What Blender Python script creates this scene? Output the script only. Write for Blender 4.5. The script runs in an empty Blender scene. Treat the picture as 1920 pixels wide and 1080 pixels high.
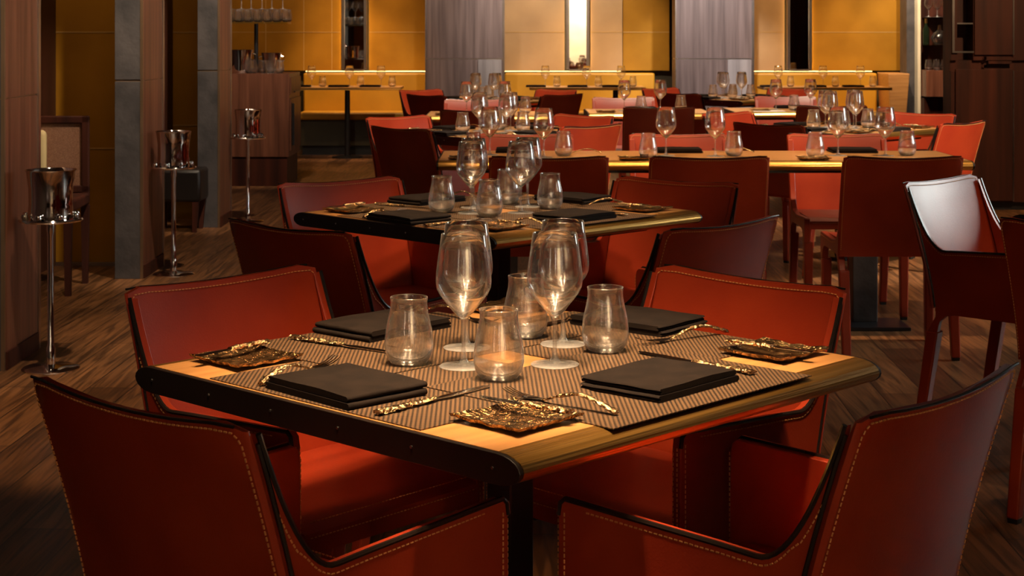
import bpy, bmesh, math, random
from mathutils import Vector, Matrix, noise

sc = bpy.context.scene
COL = sc.collection
R = math.radians
random.seed(7)

# ------------------------------------------------------------------ camera, world, exposure
cam_d = bpy.data.cameras.new('camera')
cam = bpy.data.objects.new('camera', cam_d)
COL.objects.link(cam)
cam.location = (0, 0, 1.30)
cam.rotation_euler = (R(90), 0, 0)
cam_d.sensor_width = 36.0
cam_d.lens = 57.6
cam_d.shift_y = -0.249
cam_d.clip_start = 0.05
cam_d.dof.use_dof = True
cam_d.dof.focus_distance = 2.75
cam_d.dof.aperture_fstop = 22
sc.camera = cam

world = bpy.data.worlds.new('world')
sc.world = world
world.use_nodes = True
world.node_tree.nodes['Background'].inputs[0].default_value = (0.9, 0.75, 0.6, 1)
world.node_tree.nodes['Background'].inputs[1].default_value = 0.03

sc.view_settings.view_transform = 'Standard'
sc.view_settings.look = 'None'
sc.view_settings.exposure = 1.22
sc.view_settings.gamma = 1.0
sc.view_settings.use_curve_mapping = False
sc.cycles.use_denoising = True
sc.cycles.max_bounces = 10
sc.cycles.diffuse_bounces = 3
sc.cycles.glossy_bounces = 4
sc.cycles.transmission_bounces = 10
sc.cycles.transparent_max_bounces = 24
sc.cycles.sample_clamp_indirect = 20.0
sc.cycles.caustics_refractive = True
sc.cycles.caustics_reflective = False
sc.cycles.blur_glossy = 0.0

CEIL = 2.75
WARM = (1.0, 0.66, 0.36)
NEUT = (1.0, 0.80, 0.58)
# downlights in the ceiling, a few of them added fill: x, y, aim x, aim y, aim z, power, cone degrees, colour, lamp radius
LAMPS = [
    (0.0, 2.80, 0.0, 2.76, 0.7, 60, 26, WARM, 0.09),
    (-0.22, 2.40, -0.03, 2.70, 0.7, 85, 34, WARM, 0.09),
    (0.22, 2.40, 0.03, 2.70, 0.7, 85, 34, WARM, 0.09),
    (-0.32, 2.05, -0.05, 2.78, 0.7, 85, 39, WARM, 0.09),
    (0.32, 2.05, 0.05, 2.78, 0.7, 85, 39, WARM, 0.09),
    (-0.15, 1.55, -0.58, 3.3, 0.74, 17, 17, WARM, 0.05),
    (0.1, 1.55, 0.48, 3.3, 0.74, 10, 17, WARM, 0.05),
    (-0.3, 4.6, -0.05, 5.06, 0.7, 56, 35, WARM, 0.10),
    (0.2, 4.6, -0.05, 5.06, 0.7, 56, 35, WARM, 0.10),
    (-0.05, 4.9, -0.05, 5.06, 0.7, 56, 35, WARM, 0.10),
    (-0.1, 8.6, -0.1, 9.1, 0.7, 130, 56, NEUT, 0.05),
    (0.1, 7.0, 0.3, 7.5, 0.7, 62, 46, WARM, 0.05),
    (0.95, 7.0, 0.9, 7.5, 0.7, 62, 46, WARM, 0.05),
    (1.75, 7.0, 1.7, 7.5, 0.7, 72, 46, WARM, 0.05),
    (1.9, 8.9, 1.9, 9.5, 0.7, 150, 60, NEUT, 0.05),
    (3.4, 6.9, 2.47, 9.0, 0.65, 420, 18, NEUT, 0.05),
    (-0.2, 10.8, -0.2, 11.3, 0.7, 110, 56, NEUT, 0.05),
    (0.85, 10.9, 0.85, 11.6, 0.7, 120, 56, NEUT, 0.05),
    (2.05, 10.9, 2.05, 11.7, 0.7, 130, 56, NEUT, 0.05),
    (-0.2, 13.0, -0.2, 13.6, 0.7, 110, 56, NEUT, 0.05),
    (1.85, 13.3, 1.85, 13.9, 0.7, 120, 56, NEUT, 0.05),
    (1.3, 6.7, 0.42, 8.8, 0.7, 260, 17, NEUT, 0.05),
    (-2.4, 16.4, -2.4, 18.1, 1.0, 26, 70, WARM, 0.04),
    (-1.2, 16.4, -1.2, 18.1, 1.0, 25, 70, WARM, 0.04),
    (0.5, 16.0, 0.4, 18.1, 1.1, 110, 70, (1, .86, .72), 0.04),
    (3.5, 16.2, 3.5, 18.1, 1.0, 38, 80, WARM, 0.04),
    (2.1, 15.0, 2.12, 17.2, 1.0, 200, 42, (1, .9, .85), 0.04),
    (-0.5, 15.0, -0.5, 17.2, 1.0, 42, 42, (1, .9, .85), 0.04),
    (-1.0, 14.6, -1.2, 16.3, 0.0, 45, 45, WARM, 0.04),
    (-1.2, 5.2, -1.9, 6.5, 0.8, 80, 44, NEUT, 0.04),
    (-1.2, 7.6, -1.9, 8.9, 0.8, 80, 44, NEUT, 0.04),
    (-1.2, 9.9, -1.95, 11.2, 0.8, 80, 44, NEUT, 0.04),
    (-1.3, 6.9, -1.35, 7.2, 0.0, 40, 30, WARM, 0.04),
    (-1.3, 4.9, -1.35, 5.5, 0.0, 60, 40, WARM, 0.04),
    (-1.9, 12.6, -2.2, 14.4, 0.8, 70, 50, NEUT, 0.04),
    (-2.2, 7.9, -2.3, 9.1, 0.7, 12, 80, WARM, 0.04),
    (-2.1, 10.2, -2.2, 11.4, 0.7, 7, 70, WARM, 0.04),
    (3.6, 16.3, 4.3, 17.9, 1.0, 60, 60, NEUT, 0.04),
    (2.6, 5.0, 2.2, 5.0, 0.7, 30, 50, WARM, 0.04),
    (-0.9, -0.6, -0.9, 1.6, 0.2, 5, 80, WARM, 0.05),  # added fill from the camera side, this pair lifts the near chair backs
    (0.9, -0.6, 0.9, 1.6, 0.2, 3, 80, WARM, 0.05),
    (1.4, 3.6, 1.4, 4.0, 0.0, 14, 60, WARM, 0.05),
    (3.7, 9.6, 3.8, 12.0, 0.9, 90, 50, WARM, 0.04),
    (1.55, -0.9, 1.55, -2.2, 1.2, 420, 70, NEUT, 0.04),
    (0.45, 4.3, 0.45, 6.4, 0.6, 14, 44, WARM, 0.05),  # added fill pair for the dark chair backs before the long table
    (1.5, 4.4, 1.5, 6.4, 0.6, 14, 44, WARM, 0.05),
    (-1.6, 16.6, -1.6, 17.6, 0.5, 70, 60, WARM, 0.04),
    (0.7, 16.6, 0.7, 17.6, 0.5, 40, 60, WARM, 0.04),
    (3.3, 16.6, 3.3, 17.6, 0.5, 40, 60, WARM, 0.04),
    (-2.0, 17.70, -2.0, 17.80, 0.5, 26, 50, WARM, 0.04),
    (-1.3, 17.70, -1.3, 17.80, 0.5, 26, 50, WARM, 0.04),
    (0.2, 17.70, 0.2, 17.80, 0.5, 26, 50, WARM, 0.04),
    (0.8, 17.70, 0.8, 17.80, 0.5, 26, 50, WARM, 0.04),
    (1.4, 17.70, 1.4, 17.80, 0.5, 26, 50, WARM, 0.04),
    (2.9, 17.70, 2.9, 17.80, 0.5, 26, 50, WARM, 0.04),
    (3.5, 17.70, 3.5, 17.80, 0.5, 26, 50, WARM, 0.04),
    (4.2, 16.5, 4.5, 17.8, 1.3, 60, 50, NEUT, 0.04),
]

# ------------------------------------------------------------------ materials
def new_mat(name):
    m = bpy.data.materials.new(name)
    m.use_nodes = True
    nt = m.node_tree
    return m, nt, nt.nodes['Principled BSDF']

def N(nt, typ, **kw):
    n = nt.nodes.new(typ)
    for k, v in kw.items():
        if k in n.inputs.keys():
            n.inputs[k].default_value = v
        else:
            setattr(n, k, v)
    return n

def coords(nt, scale=(1, 1, 1), rot=(0, 0, 0), obj=True):
    tc = N(nt, 'ShaderNodeTexCoord')
    mp = N(nt, 'ShaderNodeMapping')
    mp.inputs['Scale'].default_value = scale
    mp.inputs['Rotation'].default_value = rot
    nt.links.new(tc.outputs['Object' if obj else 'Generated'], mp.inputs['Vector'])
    return mp.outputs['Vector']

def mixcol(nt, fac, a, b):
    r = N(nt, 'ShaderNodeValToRGB')
    r.color_ramp.elements[0].color = (*a, 1)
    r.color_ramp.elements[1].color = (*b, 1)
    nt.links.new(fac, r.inputs['Fac'])
    return r

def bump(nt, bsdf, height, strength, dist=0.001):
    b = N(nt, 'ShaderNodeBump')
    b.inputs['Strength'].default_value = strength
    b.inputs['Distance'].default_value = dist
    nt.links.new(height, b.inputs['Height'])
    nt.links.new(b.outputs['Normal'], bsdf.inputs['Normal'])

def noisy(name, a, b, scale=(4, 4, 4), rough=0.5, metallic=0.0, bump_s=0.0, bump_scale=200, detail=4,
          coat=0.0, ramp=(0.35, 0.65), dist=0.001, coat_rough=0.15, spec=0.5, rot=(0, 0, 0)):
    m, nt, bs = new_mat(name)
    v = coords(nt, scale, rot)
    n = N(nt, 'ShaderNodeTexNoise')
    n.inputs['Scale'].default_value = 1.0
    n.inputs['Detail'].default_value = detail
    nt.links.new(v, n.inputs['Vector'])
    r = mixcol(nt, n.outputs['Fac'], a, b)
    r.color_ramp.elements[0].position = ramp[0]
    r.color_ramp.elements[1].position = ramp[1]
    nt.links.new(r.outputs['Color'], bs.inputs['Base Color'])
    bs.inputs['Roughness'].default_value = rough
    bs.inputs['Metallic'].default_value = metallic
    bs.inputs['Coat Weight'].default_value = coat
    bs.inputs['Coat Roughness'].default_value = coat_rough
    bs.inputs['Specular IOR Level'].default_value = spec
    if bump_s:
        v2 = coords(nt, (bump_scale,) * 3)
        n2 = N(nt, 'ShaderNodeTexNoise')
        n2.inputs['Scale'].default_value = 1.0
        nt.links.new(v2, n2.inputs['Vector'])
        bump(nt, bs, n2.outputs['Fac'], bump_s, dist)
    return m

M = {}
M['leather'] = noisy('oxblood_leather', (0.29, 0.026, 0.0085), (0.38, 0.040, 0.011), (5, 5, 5), 0.36, bump_s=0.25,
                     bump_scale=260, coat=0.12, coat_rough=0.25)
M['edge'] = noisy('black_edge_paint', (0.012, 0.008, 0.007), (0.02, 0.014, 0.012), rough=0.25)
M['thread'] = noisy('tan_thread', (0.62, 0.27, 0.09), (0.70, 0.33, 0.12), rough=0.6)
M['rubber'] = noisy('black_foot', (0.01, 0.01, 0.01), (0.02, 0.02, 0.02), rough=0.5)
M['tabletop'] = noisy('honey_wood', (0.42, 0.19, 0.06), (0.56, 0.28, 0.095), (3, 40, 40), 0.33, coat=0.25, coat_rough=0.3)
def m_brass():
    m = noisy('aged_brass', (0.62, 0.32, 0.07), (0.95, 0.54, 0.15), (2, 70, 70), 0.34, metallic=1.0)
    nt = m.node_tree
    v = coords(nt, (1.2, 85, 85))
    n = N(nt, 'ShaderNodeTexNoise'); n.inputs['Scale'].default_value = 1.0
    nt.links.new(v, n.inputs['Vector'])
    bump(nt, nt.nodes['Principled BSDF'], n.outputs['Fac'], 1.0, 0.006)
    return m
M['brass'] = m_brass()
M['blackwood'] = noisy('black_lacquered_end', (0.008, 0.005, 0.004), (0.014, 0.008, 0.006), rough=0.4)
M['blackmetal'] = noisy('black_steel', (0.012, 0.011, 0.012), (0.02, 0.018, 0.02), rough=0.35)
M['screw'] = noisy('steel_screw', (0.5, 0.48, 0.45), (0.6, 0.58, 0.55), rough=0.3, metallic=1.0)
M['napkin'] = noisy('black_brown_linen', (0.009, 0.006, 0.005), (0.014, 0.009, 0.007), (30, 30, 30), 0.85, bump_s=0.4,
                    bump_scale=900, spec=0.12)
M['bronze'] = noisy('hammered_bronze', (0.36, 0.21, 0.10), (0.72, 0.48, 0.27), (60, 60, 60), 0.24, metallic=1.0,
                    bump_s=1.0, bump_scale=300, dist=0.003)
M['bronzeplate'] = noisy('dark_hammered_glaze', (0.06, 0.032, 0.014), (0.50, 0.29, 0.13), (70, 70, 70), 0.20, metallic=0.95,
                         bump_s=1.0, bump_scale=170, dist=0.006)
M['steel'] = noisy('polished_cutlery_steel', (0.75, 0.66, 0.55), (0.85, 0.76, 0.66), rough=0.12, metallic=1.0)
M['chrome'] = noisy('polished_silver', (0.82, 0.76, 0.72), (0.88, 0.82, 0.78), rough=0.06, metallic=1.0)
M['slate'] = noisy('grey_slate', (0.050, 0.046, 0.048), (0.12, 0.105, 0.105), (7, 7, 7), 0.5, bump_s=0.5, bump_scale=30,
                   detail=8, dist=0.004, ramp=(0.3, 0.75))
M['walnut'] = noisy('walnut_veneer', (0.085, 0.026, 0.013), (0.25, 0.09, 0.047), (26, 26, 1.2), 0.42, detail=6,
                    ramp=(0.3, 0.72), coat=0.1)
M['greywood'] = noisy('grey_brown_veneer', (0.10, 0.066, 0.058), (0.22, 0.155, 0.14), (24, 24, 1.0), 0.42, detail=6,
                      ramp=(0.3, 0.72), coat=0.15)
M['palewood'] = noisy('pale_grey_veneer', (0.22, 0.19, 0.185), (0.34, 0.30, 0.29), (24, 24, 1.0), 0.4, detail=5)
M['darkwood'] = noisy('dark_rosewood', (0.020, 0.006, 0.004), (0.10, 0.024, 0.011), (11, 11, 0.6), 0.55, detail=5,
                      ramp=(0.3, 0.75), spec=0.25)
M['redwood'] = noisy('dark_red_panel', (0.045, 0.012, 0.007), (0.07, 0.02, 0.01), (9, 9, 1), 0.5)
M['ochre'] = noisy('ochre_leather_panel', (0.30, 0.135, 0.007), (0.40, 0.185, 0.012), (2.2, 2.2, 2.2), 0.6, spec=0.2, bump_s=0.3,
                   bump_scale=120, detail=7)
M['tan'] = noisy('sheen_ochre_panel', (0.36, 0.21, 0.085), (0.46, 0.28, 0.12), (2.2, 2.2, 2.2), 0.5, bump_s=0.3, bump_scale=120, detail=7)  # ochre panels again, with the greyish sheen of the light in the colour
M['seam'] = noisy('light_seam', (0.42, 0.24, 0.06), (0.48, 0.28, 0.08), rough=0.6)
M['banquette'] = noisy('mustard_upholstery', (0.42, 0.20, 0.007), (0.50, 0.24, 0.010), (3, 3, 3), 0.5)
M['banqdark'] = noisy('dark_olive_base', (0.030, 0.022, 0.008), (0.05, 0.036, 0.012), (3, 3, 3), 0.5)
M['plaster'] = noisy('warm_plaster', (0.10, 0.07, 0.05), (0.13, 0.09, 0.065), rough=0.8)
M['cream'] = noisy('cream_plaster', (0.75, 0.62, 0.42), (0.82, 0.70, 0.50), rough=0.8)
M['linenwhite'] = noisy('white_card', (0.75, 0.70, 0.62), (0.8, 0.76, 0.7), rough=0.7)
M['frame'] = noisy('satin_steel_trim', (0.42, 0.37, 0.33), (0.5, 0.45, 0.41), rough=0.28, metallic=1.0)
M['joint'] = noisy('dark_joint', (0.02, 0.012, 0.01), (0.03, 0.018, 0.014), rough=0.7)
M['goldtrim'] = noisy('bronze_joint', (0.25, 0.16, 0.09), (0.32, 0.2, 0.12), rough=0.4, metallic=0.7)
M['cane'] = noisy('woven_cane', (0.22, 0.10, 0.055), (0.34, 0.17, 0.10), (220, 220, 220), 0.6)
M['creamcush'] = noisy('cream_cushion', (0.60, 0.44, 0.20), (0.68, 0.52, 0.27), rough=0.7)
M['bottle'] = noisy('dark_bottle_glass', (0.006, 0.010, 0.005), (0.012, 0.018, 0.008), rough=0.08)
M['foil'] = noisy('gold_foil', (0.6, 0.38, 0.12), (0.7, 0.46, 0.16), rough=0.3, metallic=1.0)

def m_mirror():
    m, nt, b = new_mat('mirror_glass')
    b.inputs['Base Color'].default_value = (0.72, 0.68, 0.63, 1)
    b.inputs['Metallic'].default_value = 1
    b.inputs['Roughness'].default_value = 0.02
    return m
M['mirror'] = m_mirror()

def m_glass(name, col, ior=1.45):
    m, nt, b = new_mat(name)
    b.inputs['Base Color'].default_value = (*col, 1)
    b.inputs['Roughness'].default_value = 0.0
    b.inputs['IOR'].default_value = ior
    b.inputs['Transmission Weight'].default_value = 1.0
    return m
def m_crystal(name, refr, haze, edge):
    """crystal: part passes straight through, part refracts, a mirror share that grows at grazing view and a painted white edge glow"""
    m, nt, b = new_mat(name)
    out = nt.nodes['Material Output']
    def mix(f, a, c):
        n = N(nt, 'ShaderNodeMixShader')
        if isinstance(f, float): n.inputs[0].default_value = f
        else: nt.links.new(f, n.inputs[0])
        nt.links.new(a.outputs[0], n.inputs[1]); nt.links.new(c.outputs[0], n.inputs[2])
        return n
    def fac(power, mul, add):
        lw = N(nt, 'ShaderNodeLayerWeight'); lw.inputs['Blend'].default_value = 0.5
        pw = N(nt, 'ShaderNodeMath', operation='POWER'); pw.inputs[1].default_value = power
        ma = N(nt, 'ShaderNodeMath', operation='MULTIPLY_ADD'); ma.inputs[1].default_value = mul; ma.inputs[2].default_value = add
        nt.links.new(lw.outputs['Facing'], pw.inputs[0]); nt.links.new(pw.outputs[0], ma.inputs[0])
        return ma.outputs[0]
    tr = N(nt, 'ShaderNodeBsdfTransparent'); tr.inputs['Color'].default_value = (0.99, 0.985, 0.98, 1)
    gl = N(nt, 'ShaderNodeBsdfGlossy'); gl.inputs['Roughness'].default_value = 0.0
    thin = mix(fac(4.0, 0.7, 0.05), tr, gl)
    g2 = N(nt, 'ShaderNodeBsdfGlass'); g2.inputs['IOR'].default_value = 1.48; g2.inputs['Roughness'].default_value = 0.0
    body = mix(refr, thin, g2)
    g3 = N(nt, 'ShaderNodeBsdfGlossy'); g3.inputs['Roughness'].default_value = 0.16; g3.inputs['Color'].default_value = (1, 1, 1, 1)
    body = mix(0.05, body, g3)
    df = N(nt, 'ShaderNodeBsdfGlossy'); df.inputs['Roughness'].default_value = 0.42; df.inputs['Color'].default_value = (1, 1, 1, 1)
    d2 = N(nt, 'ShaderNodeBsdfDiffuse'); d2.inputs['Color'].default_value = (1, 1, 1, 1)
    dd = mix(0.5, df, d2)
    fin = mix(fac(5.0, edge, haze), body, dd)  # white edge and haze mixed in as the glow of lit glass
    nt.links.new(fin.outputs[0], out.inputs['Surface'])
    nt.nodes.remove(b)
    return m
M['glass'] = m_crystal('clear_crystal', 0.93, 0.0, 0.30)
M['tumblerglass'] = m_crystal('tumbler_crystal', 0.80, 0.008, 0.36)
M['glassolid'] = m_crystal('solid_crystal', 0.15, 0.10, 0.45)
M['shelfglass'] = m_glass('greenish_shelf_glass', (0.75, 0.95, 0.88))

def m_emit(name, col, s):
    m, nt, b = new_mat(name)
    b.inputs['Base Color'].default_value = (0, 0, 0, 1)
    b.inputs['Emission Color'].default_value = (*col, 1)
    b.inputs['Emission Strength'].default_value = s
    return m
M['led'] = m_emit('warm_led', (1.0, 0.62, 0.22), 2.2)
M['ledmirror'] = m_emit('warm_mirror_led', (1.0, 0.62, 0.25), 5)
M['lampface'] = m_emit('lamp_face', (1.0, 0.8, 0.55), 30)
M['tube'] = m_emit('fill_tube_glow', (1.0, 0.78, 0.60), 12)
M['day'] = m_emit('daylight_pane', (0.93, 1.0, 0.95), 7)

def m_mat():
    """woven table mat: basket cells of tan cord over dark"""
    m, nt, bs = new_mat('woven_mat')
    v = coords(nt, (1, 1, 1))
    ck = N(nt, 'ShaderNodeTexChecker')
    ck.inputs['Scale'].default_value = 210
    ck.inputs['Color1'].default_value = (1, 1, 1, 1)
    ck.inputs['Color2'].default_value = (0, 0, 0, 1)
    nt.links.new(v, ck.inputs['Vector'])
    nz = N(nt, 'ShaderNodeTexNoise')
    nz.inputs['Scale'].default_value = 25
    nt.links.new(v, nz.inputs['Vector'])
    r = mixcol(nt, ck.outputs['Color'], (0.010, 0.006, 0.004), (0.15, 0.082, 0.038))
    r2 = mixcol(nt, nz.outputs['Fac'], (0.8, 0.8, 0.8), (1.1, 1.1, 1.1))
    mx = N(nt, 'ShaderNodeMix', data_type='RGBA', blend_type='MULTIPLY')
    mx.inputs[0].default_value = 1.0
    nt.links.new(r.outputs['Color'], mx.inputs[6])
    nt.links.new(r2.outputs['Color'], mx.inputs[7])
    nt.links.new(mx.outputs[2], bs.inputs['Base Color'])
    bs.inputs['Roughness'].default_value = 0.5
    bump(nt, bs, ck.outputs['Fac'], 0.6, 0.001)
    return m
M['mat'] = m_mat()

def m_floor():
    m, nt, bs = new_mat('oak_plank_floor')
    v = coords(nt, (1, 1, 1), (0, 0, R(-88)))
    br = N(nt, 'ShaderNodeTexBrick')
    br.inputs['Scale'].default_value = 1.0
    br.inputs['Brick Width'].default_value = 1.7
    br.inputs['Row Height'].default_value = 0.16
    br.inputs['Mortar Size'].default_value = 0.0025
    br.inputs['Bias'].default_value = 0.0
    br.inputs['Color1'].default_value = (0.085, 0.034, 0.012, 1)
    br.inputs['Color2'].default_value = (0.25, 0.11, 0.042, 1)
    br.inputs['Mortar'].default_value = (0.02, 0.01, 0.005, 1)
    nt.links.new(v, br.inputs['Vector'])
    v2 = coords(nt, (24, 1.3, 1), (0, 0, R(2)))
    nz = N(nt, 'ShaderNodeTexNoise')
    nz.inputs['Scale'].default_value = 1.6
    nz.inputs['Detail'].default_value = 7
    nz.inputs['Distortion'].default_value = 1.4
    nt.links.new(v2, nz.inputs['Vector'])
    r = mixcol(nt, nz.outputs['Fac'], (0.42, 0.40, 0.38), (1.35, 1.3, 1.25))
    r.color_ramp.elements[0].position = 0.38
    r.color_ramp.elements[1].position = 0.62
    mx = N(nt, 'ShaderNodeMix', data_type='RGBA', blend_type='MULTIPLY')
    mx.inputs[0].default_value = 1.0
    nt.links.new(br.outputs['Color'], mx.inputs[6])
    nt.links.new(r.outputs['Color'], mx.inputs[7])
    nt.links.new(mx.outputs[2], bs.inputs['Base Color'])
    bs.inputs['Roughness'].default_value = 0.42
    bump(nt, bs, nz.outputs['Fac'], 0.25, 0.002)
    return m
M['floor'] = m_floor()

# ------------------------------------------------------------------ mesh helpers
class MB:
    def __init__(self):
        self.v = []; self.f = []; self.mi = []; self.cur = 0
    def add(self, vs, fs):
        o = len(self.v)
        self.v += [tuple(p) for p in vs]
        self.f += [tuple(i + o for i in f) for f in fs]
        self.mi += [self.cur] * len(fs)
        return self
    def box(self, x0, x1, y0, y1, z0, z1, mat=None):
        vs = [(x, y, z) for z in (z0, z1) for y in (y0, y1) for x in (x0, x1)]
        if mat is not None:
            vs = [mat @ Vector(p) for p in vs]
        return self.add(vs, [(0, 2, 3, 1), (4, 5, 7, 6), (0, 1, 5, 4), (2, 6, 7, 3), (0, 4, 6, 2), (1, 3, 7, 5)])
    def taper(self, c0, w0, d0, c1, w1, d1):
        """square tapered bar between centres c0 and c1"""
        vs = []
        for c, w, d in ((c0, w0, d0), (c1, w1, d1)):
            for y in (-1, 1):
                for x in (-1, 1):
                    vs.append((c[0] + x * w / 2, c[1] + y * d / 2, c[2]))
        return self.add(vs, [(0, 2, 3, 1), (4, 5, 7, 6), (0, 1, 5, 4), (2, 6, 7, 3), (0, 4, 6, 2), (1, 3, 7, 5)])
    def lathe(self, prof, seg=32, closed=False, origin=(0, 0, 0)):
        """prof: list of (r, z); a closed profile loops round"""
        n = len(prof); vs = []
        for r, z in prof:
            for k in range(seg):
                a = 2 * math.pi * k / seg
                vs.append((origin[0] + r * math.cos(a), origin[1] + r * math.sin(a), origin[2] + z))
        fs = []
        for i in range(n if closed else n - 1):
            j = (i + 1) % n
            for k in range(seg):
                k2 = (k + 1) % seg
                fs.append((i * seg + k, i * seg + k2, j * seg + k2, j * seg + k))
        if not closed:
            if prof[0][0] > 1e-6: fs.append(tuple(range(seg - 1, -1, -1)))
            if prof[-1][0] > 1e-6: fs.append(tuple((n - 1) * seg + k for k in range(seg)))
        return self.add(vs, fs)
    def loft(self, rings, cap=True, close=True):
        n = len(rings[0]); vs = [p for r in rings for p in r]; fs = []
        for i in range(len(rings) - 1):
            for k in range(n if close else n - 1):
                k2 = (k + 1) % n
                fs.append((i * n + k, i * n + k2, (i + 1) * n + k2, (i + 1) * n + k))
        if cap:
            fs.append(tuple(range(n - 1, -1, -1)))
            fs.append(tuple((len(rings) - 1) * n + k for k in range(n)))
        return self.add(vs, fs)
    def tube(self, pts, r, seg=8):
        rings = []
        P = [Vector(p) for p in pts]
        for i, p in enumerate(P):
            t = (P[min(i + 1, len(P) - 1)] - P[max(i - 1, 0)]).normalized()
            a = t.cross(Vector((0, 0, 1)))
            if a.length < 0.05: a = t.cross(Vector((1, 0, 0)))
            a.normalize(); b = t.cross(a).normalized()
            rr = r[i] if isinstance(r, (list, tuple)) else r
            rings.append([p + a * (rr * math.cos(2 * math.pi * k / seg)) + b * (rr * math.sin(2 * math.pi * k / seg)) for k in range(seg)])
        return self.loft(rings)
    def prism_x(self, poly, x0, x1):
        """polygon in (y, z) pushed out along x"""
        n = len(poly)
        vs = [(x0, y, z) for y, z in poly] + [(x1, y, z) for y, z in poly]
        fs = [tuple(range(n - 1, -1, -1)), tuple(range(n, 2 * n))]
        for k in range(n):
            k2 = (k + 1) % n
            fs.append((k, k2, n + k2, n + k))
        return self.add(vs, fs)
    def dashes(self, pts, pitch=0.0085, ln=0.0052, w=0.0013):
        P = [Vector(p) for p in pts]
        seg = []; tot = 0
        for a, b in zip(P, P[1:]):
            l = (b - a).length; seg.append((tot, l, a, b)); tot += l
        s = pitch / 2
        while s < tot - ln:
            for t0, l, a, b in seg:
                if t0 <= s < t0 + l:
                    d = (b - a).normalized(); c = a + d * (s - t0)
                    u = d.cross(Vector((0.3, 0.5, 0.81))).normalized() * w; v = d.cross(u).normalized() * w
                    e = d * ln / 2
                    self.add([c - e - u, c - e - v, c - e + u, c - e + v, c + e - u, c + e - v, c + e + u, c + e + v],
                             [(0, 1, 5, 4), (1, 2, 6, 5), (2, 3, 7, 6), (3, 0, 4, 7), (0, 3, 2, 1), (4, 5, 6, 7)])
                    break
            s += pitch
        return self
    def build(self, name, mats, parent=None, smooth=35, bev=0, seg=2):
        me = bpy.data.meshes.new(name)
        me.from_pydata(self.v, [], self.f)
        if not isinstance(mats, (list, tuple)): mats = [mats]
        for m in mats: me.materials.append(m)
        bm = bmesh.new(); bm.from_mesh(me)
        for f, mi in zip(bm.faces, self.mi): f.material_index = mi
        bmesh.ops.recalc_face_normals(bm, faces=bm.faces)
        bm.to_mesh(me); bm.free()
        if smooth:
            me.polygons.foreach_set('use_smooth', [True] * len(me.polygons))
            me.set_sharp_from_angle(angle=R(smooth))
        o = bpy.data.objects.new(name, me)
        COL.objects.link(o)
        o.parent = parent
        if bev:
            md = o.modifiers.new('Bevel', 'BEVEL')
            md.width = bev; md.segments = seg; md.limit_method = 'ANGLE'; md.angle_limit = R(40)
            md.harden_normals = False
        return o

def tag(o, label=None, cat=None, group=None, kind=None):
    if label: o['label'] = label
    if cat: o['category'] = cat
    if group: o['group'] = group
    if kind: o['kind'] = kind
    return o

def empty(name, loc=(0, 0, 0), rz=0, label=None, cat=None, group=None):
    o = bpy.data.objects.new(name, None)
    COL.objects.link(o)
    o.empty_display_size = 0.1
    o.location = loc; o.rotation_euler = (0, 0, rz)
    return tag(o, label, cat, group)

def copy_tree(o, parent=None):
    c = o.copy(); COL.objects.link(c); c.parent = parent
    for ch in list(o.children): copy_tree(ch, c)
    return c

class Proto:
    """the first placing uses the built thing itself, every later one a copy with copies of its parts"""
    def __init__(self, maker): self.maker = maker; self.src = None
    def place(self, loc, rz, label, group=None, scale=None):
        if self.src is None:
            self.src = self.maker(); o = self.src
        else:
            o = copy_tree(self.src)
        o.location = loc; o.rotation_euler = (0, 0, rz)
        o['label'] = label
        if group: o['group'] = group
        elif 'group' in o: del o['group']
        if scale: o.scale = scale
        return o

def structure(name, mb, mat, **kw):
    o = mb.build(name, mat, None, **kw)
    o['kind'] = 'structure'
    return o
def spart(name, mb, mat, parent, **kw):
    return mb.build(name, mat, parent, **kw)

# ------------------------------------------------------------------ room shell
WY = 18.2
structure('floor', MB().box(-3.6, 5.2, -2.2, WY + 0.3, -0.1, 0), M['floor'], smooth=0)
structure('ceiling', MB().box(-3.6, 5.2, -2.2, WY + 0.3, CEIL, CEIL + 0.1), M['plaster'], smooth=0)
bw = MB().box(-3.6, 0.9, -2.3, -2.2, 0, CEIL).box(2.2, 5.2, -2.3, -2.2, 0, CEIL)
structure('wall_rear', bw, M['plaster'], smooth=0)
structure('wall_rear_cream', MB().box(0.9, 2.2, -2.3, -2.21, 0, CEIL), M['cream'], smooth=0)
structure('wall_left', MB().box(-2.65, -2.55, -2.2, 9.2, 0, CEIL), M['redwood'], smooth=0)
structure('wall_left_middle', MB().box(-2.47, -2.37, 9.34, 11.45, 0, CEIL), M['redwood'], smooth=0)
structure('wall_left_rear', MB().box(-3.5, -3.4, 11.6, WY, 0, CEIL), M['walnut'], smooth=0)

def seamed_wall(name, x0, x1, y, thick, zbase=0.0, seams=(0.655, 1.305, 1.955), vseams=(), mat=None):
    w = structure(name, MB().box(x0, x1, y, y + thick, zbase, CEIL), mat or M['ochre'], smooth=0)
    s = MB()
    for z in seams:
        if z > zbase: s.box(x0, x1, y - 0.003, y, z - 0.004, z + 0.004)
    for x in vseams: s.box(x - 0.004, x + 0.004, y - 0.003, y, zbase, CEIL)
    if s.v: s.build('panel_seam', M['seam'], w, smooth=0)
    return w
seamed_wall('wall_alcove_first', -2.55, -2.09, 9.16, 0.10)
seamed_wall('wall_alcove_second', -2.37, -2.07, 11.45, 0.10)
structure('trim_1', MB().box(-2.55, -2.1, 9.145, 9.16, 0, 0.02), M['frame'], smooth=0)
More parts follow.
